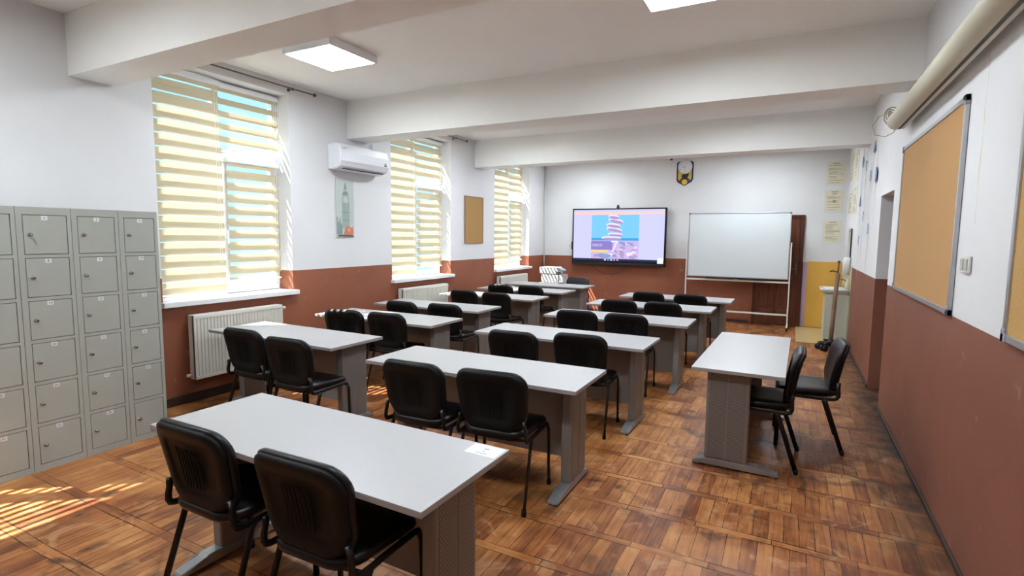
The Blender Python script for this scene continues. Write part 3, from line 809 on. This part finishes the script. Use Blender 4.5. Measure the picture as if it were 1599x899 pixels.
# projector screen tube
t = thing('projector_screen', 'long cream roll-up projector screen casing high on the right wall', 'projector screen', (XR-.10, 5.64, 2.67))
a = MB(); a.smooth = True
a.lathe([(.045, -.012), (.066, -.006), (.07, .0), (.07, 4.2)], n=28, M=Matrix.Rotation(math.pi/2, 4, 'X')); a.build('casing', M_cream, t)
a = MB(); a.box(.004, .030, -4.2, -.012, -.069, -.052); setp(a.build('slot', M_creamdark, t), 'dark slot')
a = MB(); a.box(.030, .056, -4.18, -.02, -.070, -.045, .005); a.build('bottom_bar', mat('screen_bar', 'd2cdb9', .4), t)
for yy_ in (-.06, -2.1, -4.1):
    a = MB(); a.box(0, .098, yy_-.02, yy_+.02, .0, .05, .004); a.build('wall_bracket', M_cream, t)
a = MB(); a.smooth = True
for k in range(4):
    pts = []
    for i in range(25):
        an = 2*math.pi*i/24
        pts.append((.725+.010*k-.02+(.060-.006*k)*math.cos(an+.4*k), 5.80+.03*k+.03*math.sin(an+k), 2.745+(.085-.008*k)*math.sin(an)-.006*k))
    a.tube(pts, .005, 6)
a.tube([(XR-.1, 5.78, 2.72), (XR-.12, 5.85, 2.80), (XR-.20, 5.9, 2.77), (XR-.245, 5.9, 2.69), (XR-.22, 5.9, 2.61), (XR-.15, 5.85, 2.58), (XR-.1, 5.76, 2.60), (XR-.1, 5.68, 2.62)], .004, 6)
setp(a.build('cable_coil', M_cable), 'coil of cream cable hanging at the end of the projector screen', 'cable')

# ---------------------------------------------------------------- interactive display on the back wall
t = thing('display', 'large black-framed wall display showing a textbook cover with stacked stones', 'screen', (-3.41, YB-.12, 1.055))
W, H = 2.09, 1.24; a = MB(); a.box(-W/2, W/2, 0, .07, 0, H, .008); a.build('housing', M_black, t)
a = MB(); a.box(-.5, .5, .07, .118, .3, .9, .004); a.build('wall_mount', M_blackmat, t)
SW0, SW1, SZ0, SZ1 = -W/2+.035, W/2-.035, .095, H-.03
a = MB(); a.box(SW0, SW1, -.0015, .002, SZ0, SZ1)
a.mat(1); a.box(SW0, SW1, -.003, -.0015, SZ1-.105, SZ1-.045); a.mat(2); a.box(SW0, SW1, -.003, -.0015, SZ0, SZ0+.045)
a.mat(3); a.box(SW1-.13, SW1-.005, -.004, -.002, SZ0-.03, SZ0+.09)
for k, mi in enumerate((3, 4, 3, 5, 5)): a.mat(mi); a.box(-.28+k*.07, -.24+k*.07, -.0045, -.003, SZ0+.006, SZ0+.036)
E_ = emit
scr = a.build('screen', [E_('screen_lilac', 'c9c9fb', .95), E_('screen_orange', 'f0c8c4', .95), E_('screen_taskbar', '3b3f63', .6), E_('screen_white', 'e8ecff', .9), E_('screen_blue', '57b7f5', .9), E_('screen_pink', 'dba9d8', .9)], t)
a = MB(); y_ = -.0030
def poly(pts, mi, lift=0.): a.mat(mi); a.prism(pts, 'y', y_-lift, y_-lift+.0012)
BX0, BX1, BZ0, BZ1 = -.585, .475, SZ0+.045, SZ1-.115
bx = lambda u, v: (BX0+(BX1-BX0)*u, BZ0+(BZ1-BZ0)*v)
def rect(u0, u1, v0, v1): return [bx(u0, v0), bx(u1, v0), bx(u1, v1), bx(u0, v1)]
poly(rect(0, 1, 0, 1), 0); poly(rect(0, 1, .42, .475), 1, .0008); poly(rect(0, 1, 0, .42), 2, .0012)
def ell(u, v, w_, h_, tilt_=0., n=20):
    cx, cz = bx(u, v); out = []
    for k in range(n):
        an = 2*math.pi*k/n; x_ = w_*math.copysign(abs(math.cos(an))**.75, math.cos(an)); z_ = h_*math.copysign(abs(math.sin(an))**.9, math.sin(an))
        out.append((cx+x_*math.cos(tilt_)-z_*math.sin(tilt_), cz+x_*math.sin(tilt_)+z_*math.cos(tilt_)))
    return out
for i, (u, v, w_, h_, tl) in enumerate([(.47, .955, .12, .05, -.12), (.52, .86, .17, .055, -.2), (.47, .76, .16, .05, -.12), (.49, .665, .18, .052, -.18), (.51, .555, .17, .04, -.05), (.43, .475, .22, .04, -.02)]):
    poly(ell(u, v, w_, h_, tl), 3, .0022+.0004*i); poly(ell(u+.01, v-.018, w_*.92, h_*.62, tl), 4, .0027+.0004*i)
rnd = random.Random(3)
for i in range(34):
    u = rnd.uniform(.52, .97); v = rnd.uniform(.03, .38)
    w0 = rnd.uniform(.03, .075); poly(ell(min(u, .98-w0), v, w0, w0*.42, rnd.uniform(-.5, .5), 10), rnd.choice((3, 4, 5, 6)), .0046+.0002*i)
for i in range(5): poly(ell(.12+i*.1, .07+.02*(i % 2), .075, .032, rnd.uniform(-.2, .2), 12), rnd.choice((3, 4, 6)), .0046+.0002*i)
poly(ell(.30, .06, .14, .045, .05), 6, .0068)
poly(rect(0, .46, .205, .405), 7, .0075); poly(rect(0, .36, .145, .195), 8, .0075)
M = Matrix.Translation((bx(.03, .3)[0], y_-.0095, bx(0, .305)[1])) @ Matrix.Rotation(math.pi/2, 4, 'X')
a.text('FIZICĂ', .075, M, 3, .0006, 'LEFT')
M = Matrix.Translation((bx(.50, .27)[0], y_-.0120, bx(0, .27)[1])) @ Matrix.Rotation(math.pi/2, 4, 'X') @ Matrix.Shear('XZ', 4, (0, 0))
a.text('7', .36, M, 3, .0008)
a.build('cover_image', [E_('cover_sky', '7cc4f6', .95), E_('cover_sea', '43a3e0', .9), E_('cover_shore', 'c9b5e6', .9), E_('stone_light', 'e6ddf6', .95), E_('stone_shade', 'ac9bc8', .9), E_('stone_rose', 'd6b8dc', .9), E_('stone_blue', '8c9ed0', .9), E_('cover_band', '8f80c8', .9), E_('cover_yellow', 'e8d772', .9)], scr)
a = MB(); a.box(-W/2+.02, W/2-.02, -.012, .0, .0, .05, .004); a.build('speaker_bar', M_blackmat, t)
a = MB(); a.box(-.03, .03, -.01, .03, H, H+.035, .004); a.box(-.018, .018, -.014, .022, H+.03, H+.07, .006); setp(a.build('webcam', M_blackmat, t), 'small black webcam')
a = MB(); a.box(-W/2-.03, -W/2, .03, .05, .33, .50, .003); a.build('side_bracket', M_blackmat, t)
a = MB(); a.smooth = True; pts = []
for i in range(17):
    u = i/16; pts.append((-4.05+.95*u, YB-.012, 1.05-.20*math.sin(math.pi*u)*(1.1-.2*u)))
a.tube(pts, .006, 8); setp(a.build('display_cable', M_cablered), 'reddish cable drooping on the wall below the display', 'cable')
t = thing('wall_socket', 'small white socket on the wall at the left edge of the display', 'socket', (-4.56, YB-.001, 1.47))
a = MB(); a.box(-.04, .04, -.012, 0, -.04, .04, .004); a.build('plate', M_white_pvc, t)
a = MB(); a.lathe([(.022, 0), (.022, .003)], n=18, M=Matrix.Translation((0, -.012, 0)) @ Matrix.Rotation(math.pi/2, 4, 'X')); a.build('socket_ring', M_alu, t)

# ---------------------------------------------------------------- whiteboard on wheeled stand
t = thing('whiteboard', 'white dry-erase board on a wheeled cream stand in front of the brown door', 'whiteboard', (-.955, 11.02, 0))
hw = .90; z0, z1 = .915, 2.155
a = MB(); a.box(-hw+.01, hw-.01, 0, .018, z0+.01, z1-.01); a.build('board', M_board, t)
a = MB()
for (x0, x1, c0, c1) in ((-hw, hw, z0, z0+.018), (-hw, hw, z1-.018, z1), (-hw, -hw+.018, z0+.018, z1-.018), (hw-.018, hw, z0+.018, z1-.018)): a.box(x0, x1, -.006, .024, c0, c1, .002)
fr = a.build('frame', M_alu, t)
for s in (-1, 1):
    a = MB(); a.box(s*(hw-.03), s*(hw+.004), -.009, .027, z1-.03, z1+.003, .004); setp(a.build('corner_cap', mat('grey_cap', '6f7176', .5), fr), 'grey corner cap')
a = MB(); a.box(-.55, .55, -.05, -.006, z0-.02, z0-.008, .002); a.box(-.55, .55, -.053, -.05, z0-.02, z0+.004, .001); a.build('pen_tray', M_blackmat, t)
for s in (-1, 1):
    a = MB(); a.box(s*(hw+.020)-.012, s*(hw+.020)+.012, -.012, .024, .09, 1.60, .003); p = a.build('post', M_standwhite, t)
    a = MB(); a.box(s*(hw+.020)-.014, s*(hw+.020)+.014, -.36, .30, .065, .09, .004); fo = a.build('foot', M_standwhite, t)
    for yy_ in (-.33, .27):
        a = MB(); a.smooth = True; a.lathe([(.012, -.012), (.026, -.010), (.026, .010), (.012, .012)], n=18, M=Matrix.Translation((s*(hw+.02), yy_, .026)) @ Matrix.Rotation(math.pi/2, 4, 'Y')); a.box(s*(hw+.02)-.015, s*(hw+.02)+.015, yy_-.012, yy_+.012, .045, .066)
        a.build('caster', M_blackmat, fo)
for z_ in (.86, .255):
    a = MB(); a.box(-hw-.01, hw+.01, -.006, .02, z_-.016, z_+.016, .003); a.build('crossbar', M_standwhite, t)
a = MB(); a.prism([(-.06, .87), (.06, .87), (.015, .915), (-.015, .915)], 'y', -.012, -.006); a.build('pivot', M_alu, t)

# brown door behind the whiteboard
t = thing('door_1', None, None, (-.26, YB, 0)); t['kind'] = 'structure'
a = MB()
for (x0, x1, c0, c1) in ((-.41, -.355, 0, 2.12), (.355, .43, 0, 2.12), (-.355, .355, 2.05, 2.12)): a.box(x0, x1, -.05, .0, c0, c1, .004)
a.build('door_frame', M_doorframe, t)
a = MB(); a.box(-.353, .353, -.035, -.002, .01, 2.05, .002)
for (x0, x1) in ((-.28, -.02), (.02, .28)):
    for (c0, c1) in ((.12, .30), (.38, .78), (.9, 1.9)): a.box(x0, x1, -.045, -.035, c0, c1, .008)
dl = a.build('door_leaf', M_door, t)
a = MB(); a.box(.31, .335, -.05, -.035, 1.0, 1.2, .004); a.box(.2, .335, -.085, -.07, 1.09, 1.11, .004); a.box(.315, .33, -.08, -.045, 1.09, 1.11, .002); a.build('door_handle', M_rod, dl)

# yellow and lilac panels
a = MB(); a.box(.245, XR-.012, YB-.006, YB-.0005, 0.01, 1.25); setp(a.build('yellow_panel', M_yellow), 'flat yellow panel on the back wall beside the sink', 'wall panel')
a = MB(); a.box(.180, .244, YB-.006, YB, 0.01, 1.235); setp(a.build('lilac_panel', M_lilac), 'narrow lilac strip between the yellow panel and the door', 'wall panel')

# ---------------------------------------------------------------- clock on coat-of-arms plaque
t = thing('wall_plaque', 'blue and yellow crest-shaped plaque high on the back wall', 'plaque', (-2.055, YB-.001, 2.735))
sh = [(-.165, .47), (-.165, .13), (-.14, .075), (-.08, .045), (0, 0), (.08, .045), (.14, .075), (.165, .13), (.165, .47), (.12, .495), (-.12, .495)]
a = MB(); a.prism(sh, 'y', -.012, 0); a.build('shield', mat('crest_navy', '24385c', .4), t)
a = MB(); a.prism([(x_*.82, z_*.86+.04) for x_, z_ in sh], 'y', -.014, -.012); a.build('shield_field', mat('crest_yellow', 'c8b23c', .4), t)
a = MB(); a.prism([(-.07, .20), (-.03, .24), (.03, .24), (.08, .26), (.075, .20), (.05, .17), (.09, .12), (.02, .13), (-.03, .13), (-.10, .10), (-.05, .17)], 'y', -.017, -.014)
a.mat(1); a.prism([(-.13, .09), (-.07, .15), (-.02, .13), (-.06, .07)], 'y', -.018, -.015); a.mat(2); a.prism([(.13, .09), (.07, .15), (.02, .13), (.06, .07)], 'y', -.018, -.015)
a.mat(3); a.prism([(.055*math.cos(k*math.pi/6), .075+.055*math.sin(k*math.pi/6)) for k in range(12)], 'y', -.020, -.017)
a.build('crest_figures', [mat('crest_dark', '2b1c18', .5), mat('crest_red', '7a3040', .5), mat('crest_purple', '4a3a78', .5), mat('crest_gold', 'd6c02e', .4)], t)
t = thing('wall_clock', 'round white clock hanging over the crest plaque', 'clock', (-2.05, YB-.022, 3.115))
a = MB(); a.smooth = True; R = Matrix.Rotation(math.pi/2, 4, 'X')
a.lathe([(.13, 0), (.142, .006), (.142, .02), (.132, .028), (.124, .026), (.122, .016)], n=40, M=R, cap=False); a.build('rim', mat('clock_rim', 'cfd2d6', .3), t)
a = MB(); a.lathe([(.123, 0), (.123, .016)], n=40, M=R); dial = a.build('dial', mat('clock_dial', 'dfe0e2', .4), t)
for n_ in range(1, 13):
    pass
a = MB()
for n_ in range(1, 13):
    an = math.pi/2 - n_*math.pi/6
    a.text(str(n_), .032, Matrix.Translation((.095*math.cos(an), -.0165, .095*math.sin(an))) @ R, 0)
a.build('numerals', mat('grey_numerals', '8a8d92', .6), dial)
a = MB(); a.box(-.003, .003, -.019, -.018, -.01, .055, M=Matrix.Rotation(math.radians(258), 4, 'Y')); a.build('hour_hand', M_blackmat, t)
a = MB(); a.box(-.002, .002, -.021, -.020, -.015, .085, M=Matrix.Rotation(math.radians(180), 4, 'Y')); a.build('minute_hand', M_blackmat, t)
a = MB(); a.smooth = True; a.lathe([(.026, 0), (.028, .01), (.022, .03), (.01, .038)], n=20, M=Matrix.Translation((-2.335, YB, 3.29)) @ R)
setp(a.build('security_camera', M_blackmat), 'small black dome camera high on the back wall beside the clock', 'camera')

# ---------------------------------------------------------------- posters
def poster(M, w_, h_, seed, label, group, style=0, par='poster'):
    t = thing('poster', label, 'poster', group=group); t.matrix_world = M
    a = MB(); a.box(-w_/2-.018, w_/2+.018, -.001, 0, -h_/2-.025, h_/2+.012); a.build('film_border', M_film, t)
    r = random.Random(seed); a = MB(); a.box(-w_/2, w_/2, -.002, -.001, -h_/2, h_/2)
    a.mat(1); a.box(-w_*.2, w_*.2, -.0024, -.002, h_/2-.030, h_/2-.018)
    z = h_/2-.06
    while z > -h_/2+.03:
        if r.random() < .75:
            x0 = -w_*r.uniform(.36, .42); x1 = w_*r.uniform(.0, .42); a.mat(1); a.box(x0, x1, -.0024, -.002, z-.004, z+.003)
        z -= .022
    if style == 1: a.mat(2); a.box(-w_*.13, w_*.13, -.0026, -.002, h_/2-.075, h_/2-.045); a.mat(3); a.box(-w_*.09, w_*.09, -.0026, -.002, -.03, .02)
    a.build('sheet', [M_paperpost, M_inkbrown, mat('pink_ink', 'c6a2b8', .7), mat('olive_ink', '9a9350', .7)], t)
for i, (zc_, hh, lab) in enumerate([(2.868, .40, 'beige text poster on the back wall, topmost of three in a column'), (2.365, .385, 'beige poster with a small emblem, middle of three on the back wall'), (1.81, .385, 'faded beige text poster, lowest of three on the back wall')]):
    poster(Matrix.Translation((.615-.0*i, YB-.001, zc_)), .285, hh, i+5, lab, 'posters on the back wall', 1 if i == 1 else 0)
RW = Matrix.Rotation(-math.pi/2, 4, 'Z')
for i, (yc, zc_, hh, lab) in enumerate([(10.9, 2.88, .48, 'beige poster near the corner on the right wall, upper row'), (10.1, 2.82, .52, 'wide beige poster on the right wall, upper row, nearer the camera'),
                                        (10.85, 2.28, .36, 'beige poster near the corner on the right wall, lower row'), (10.05, 2.28, .42, 'wide beige poster on the right wall, lower row, nearer the camera')]):
    poster(Matrix.Translation((XR-.001, yc, zc_)) @ RW, .62, hh, 20+i, lab, 'posters on the right wall')

# blue paper shapes on strings
BL = [(7.884, 2.789, 0, 'triangle', 'blue paper sail shape highest on the right wall'),
      (9.084, 2.76, 1, 'leaf', 'dark blue paper leaf beside the posters'),
      (8.631, 2.657, 2, 'curl', 'blue curled paper shape right of the dark leaf'),
      (8.12, 2.469, 3, 'rect', 'small grey-blue paper shape in the middle of the garlands'),
      (7.545, 2.42, 4, 'drop', 'pale blue paper drop nearest the door opening'),
      (9.134, 2.20, 5, 'triangle', 'dark blue paper sail shape beside the lower posters'),
      (8.601, 1.98, 6, 'curl', 'pale curled paper shape on the lower right wall'),
      (7.98, 1.80, 7, 'rect', 'pale blue paper strip hanging low near the door opening'),
      (8.95, 1.66, 8, 'curl', 'grey paper zigzag hanging lowest on the wall')]
for (y, z, i, shp, lab) in BL:
    t = thing('paper_ornament', lab, 'paper decoration', (XR-.012, y, z), group='blue paper shapes on strings')
    a = MB(); a.tube([(0, 0, min(.0, 0)), (0, .01, min(.5, 3.3-z))], .001, 5); a.tube([(0, 0, 0), (0, -.01, -.55)], .001, 5); a.build('string', M_string, t)
    a = MB(); s1, s2 = .14, .11
    sh = {'triangle': [(-.12, -.11), (.12, -.11), (.10, -.02), (-.06, .14)], 'leaf': [(-.10, -.02), (-.06, -.12), (.04, -.14), (.10, -.04), (.09, .08), (.0, .14), (-.07, .10)],
          'curl': [(-.10, .10), (.06, .12), (.10, .0), (.04, -.13), (-.02, -.12), (.03, -.02), (0, .05), (-.1, .04)], 'rect': [(-.07, .12), (.07, .12), (.08, -.12), (-.05, -.12)],
          'drop': [(-.12, .06), (-.06, .15), (.06, .17), (.13, .0), (.08, -.14), (-.02, -.17), (-.10, -.08)]}[shp]
    sh = [(p_*.62, q_*.55) for p_, q_ in sh]; a.prism(sh, 'x', -.004, .0)
    if i in (0, 4, 5): a.mat(1); a.prism([(p_*.55, q_*.55) for p_, q_ in sh], 'x', -.0055, -.004)
    a.build('paper_shape', [M_blue if i in (1, 2, 0, 5, 4) else M_blue2, M_blue2], t)

# ---------------------------------------------------------------- sink corner
t = thing('sink', 'white wall sink over a pale cabinet in the far right corner', 'sink', (XR-.009, 10.0, 0))
a = MB(); a.smooth = True
def sl_(w_, d_, z): return [(-d_/2+x_*1., y_, z) for x_, y_ in [(p[0], p[1]) for p in rrect(d_, w_, .06, 6, 0, 0)]]
a.loft([[(x_+(.0 if k else 0), y_, z) for (x_, y_, z) in sl_(w_, d_, z)] for k, (w_, d_, z) in enumerate([(.40, .26, .78), (.52, .36, .83), (.56, .40, .86), (.56, .40, .885), (.52, .365, .885), (.44, .29, .84), (.30, .2, .80)])])
a.build('basin', M_sink, t)
a = MB(); a.box(-.31, 0, -.24, .24, .08, .80, .006); a.build('cabinet', M_cab, t)
for y0_, y1_ in ((-.235, -.004), (.004, .235)):
    a = MB(); a.box(-.325, -.31, y0_, y1_, .10, .78, .004); a.build('cabinet_door', M_cab, t)
a = MB(); a.box(-.29, -.02, -.22, .22, .0, .08); a.build('plinth', M_blackmat, t)
a = MB(); a.smooth = True; a.tube([(-.05, 0, .885), (-.05, 0, 1.0), (-.08, 0, 1.03), (-.16, 0, 1.03), (-.19, 0, 1.0)], .012, 10); a.cyl((-.05, -.05, .95), (-.05, .05, .95), .01); a.build('faucet', M_chrome, t)
t = thing('mirror', 'narrow dark-edged mirror on the right wall above the sink', 'mirror', (XR-.009, 10.25, 1.29))
a = MB(); a.box(-.012, 0, -.2, .2, 0, .55, .002); a.build('frame', mat('mirror_edge', '2d3430', .4), t)
a = MB(); a.box(-.0135, -.012, -.19, .19, .01, .54); a.build('mirror_glass', M_mirror, t)
for i, (y_, h_, mm, lab) in enumerate([(9.82, .16, mat('soap_cream', 'cfc7a8', .4), 'cream soap bottle on the near rim of the sink'), (10.22, .12, mat('soap_amber', 'b59a4c', .3), 'amber soap bottle on the far rim of the sink')]):
    a = MB(); a.smooth = True; a.lathe([(.026, 0), (.03, .01), (.03, h_*.65), (.012, h_*.75), (.010, h_)], axis_pt=(XR-.045, y_, .8855), n=16)
    setp(a.build('soap_bottle', mm), lab, 'bottle', 'soap bottles on the sink')

# pole stand
t = thing('pole_stand', 'tall pole wrapped in brown on a black wheeled base beside the sink', 'stand', (.57, 9.25, 0))
a = MB(); a.smooth = True; a.lathe([(.04, .06), (.045, .10), (.03, .16)], n=18); a.build('hub', M_blackmat, t)
for k in range(5):
    an = 2*math.pi*k/5+.35; L_ = .16; dx_, dy_ = math.cos(an), math.sin(an)
    a = MB(); a.tube([(dx_*.03, dy_*.03, .11), (dx_*.12, dy_*.12, .10), (dx_*L_, dy_*L_, .085)], .027, 8); bs = a.build('base_arm', M_blackmat, t)
    a = MB(); a.smooth = True
    for s in (-1, 1):
        a.lathe([(.015, -.016), (.046, -.012), (.046, .012), (.015, .016)], n=16, M=Matrix.Translation((dx_*L_-dy_*s*.024, dy_*L_+dx_*s*.024, .046)) @ Matrix.Rotation(an, 4, 'Z') @ Matrix.Rotation(math.pi/2, 4, 'X'))
    a.build('caster', M_blackmat, bs)
a = MB(); a.smooth = True; a.tube([(0, 0, .14), (.008, 0, .4), (.02, .0, .8), (.035, 0, 1.17)], .030, 12); a.build('wrapped_pole', M_pole, t)
a = MB(); a.smooth = True; a.tube([(.035, 0, 1.16), (.04, 0, 1.33)], .011, 8); a.tube([(.035, 0, 1.18), (-.03, 0, 1.2), (-.07, 0, 1.185)], .010, 8); a.lathe([(.02, 0), (.022, .02), (.01, .035)], axis_pt=(.04, 0, 1.32), n=12)
a.build('pole_head', mat('old_wood', '5a4334', .6), t)
# paper roll
a = MB(); a.smooth = True; M = Matrix.Translation((XR-.07, 9.95, 1.10)) @ Matrix.Rotation(.06, 4, 'Y')
a.lathe([(.012, 0), (.05, .003), (.052, .28), (.048, .283), (.012, .275)], n=20, M=M)
o = a.build('paper_roll_holder', M_roll); setp(o, 'white upright paper towel roll on the tiles above the sink', 'paper roll')

# ---------------------------------------------------------------- printer on its low cabinet
t = thing('printer_cabinet', 'low grey cabinet carrying the printer in the far left corner', 'cabinet', (-4.42, 10.35, 0))
a = MB(); a.box(-.36, .36, -.27, .27, .04, .665, .004); a.build('body', M_modesty, t)
for x0, x1 in ((-.35, -.004), (.004, .35)):
    a = MB(); a.box(x0, x1, -.285, -.27, .06, .65, .003); dd_ = a.build('cabinet_door', M_desktop, t)
    a = MB(); a.cyl((-.03 if x0 < 0 else .03, -.285, .36), (-.03 if x0 < 0 else .03, -.31, .36), .01); a.build('door_knob', M_chrome, dd_)
a = MB(); a.box(-.37, .37, -.29, .28, .665, .69, .003); a.build('cabinet_top', M_desktop, t)
a = MB(); a.box(-.34, .34, -.25, .25, 0, .04); a.build('plinth', M_blackmat, t)
t = thing('printer', 'white multifunction printer striped by sunlight in the far left corner', 'printer', (-4.45, 10.28, .6905))
a = MB(); a.box(-.20, .20, -.16, .18, 0, .20, .02, seg=3); a.build('body', M_printer, t)
a = MB(); a.box(-.235, .16, -.17, .18, .20, .30, .018, seg=3); a.box(-.235, .13, -.165, .175, .30, .345, .014, seg=3); a.build('scanner_lid', M_printer, t)
a = MB(); a.prism([(.15, .26), (.15, .335), (.20, .335), (.285, .285), (.285, .265)], 'y', -.17, .05); pn = a.build('control_panel', M_printer2, t)
a = MB(); a.box(.20, .29, -.14, .14, .03, .19, .012); a.build('side_tray', M_printer, t)
a = MB(); a.box(-.15, .15, -.175, -.158, .03, .09, .006); a.build('paper_tray', M_printer, t)

print('BUILT', len(bpy.data.objects))
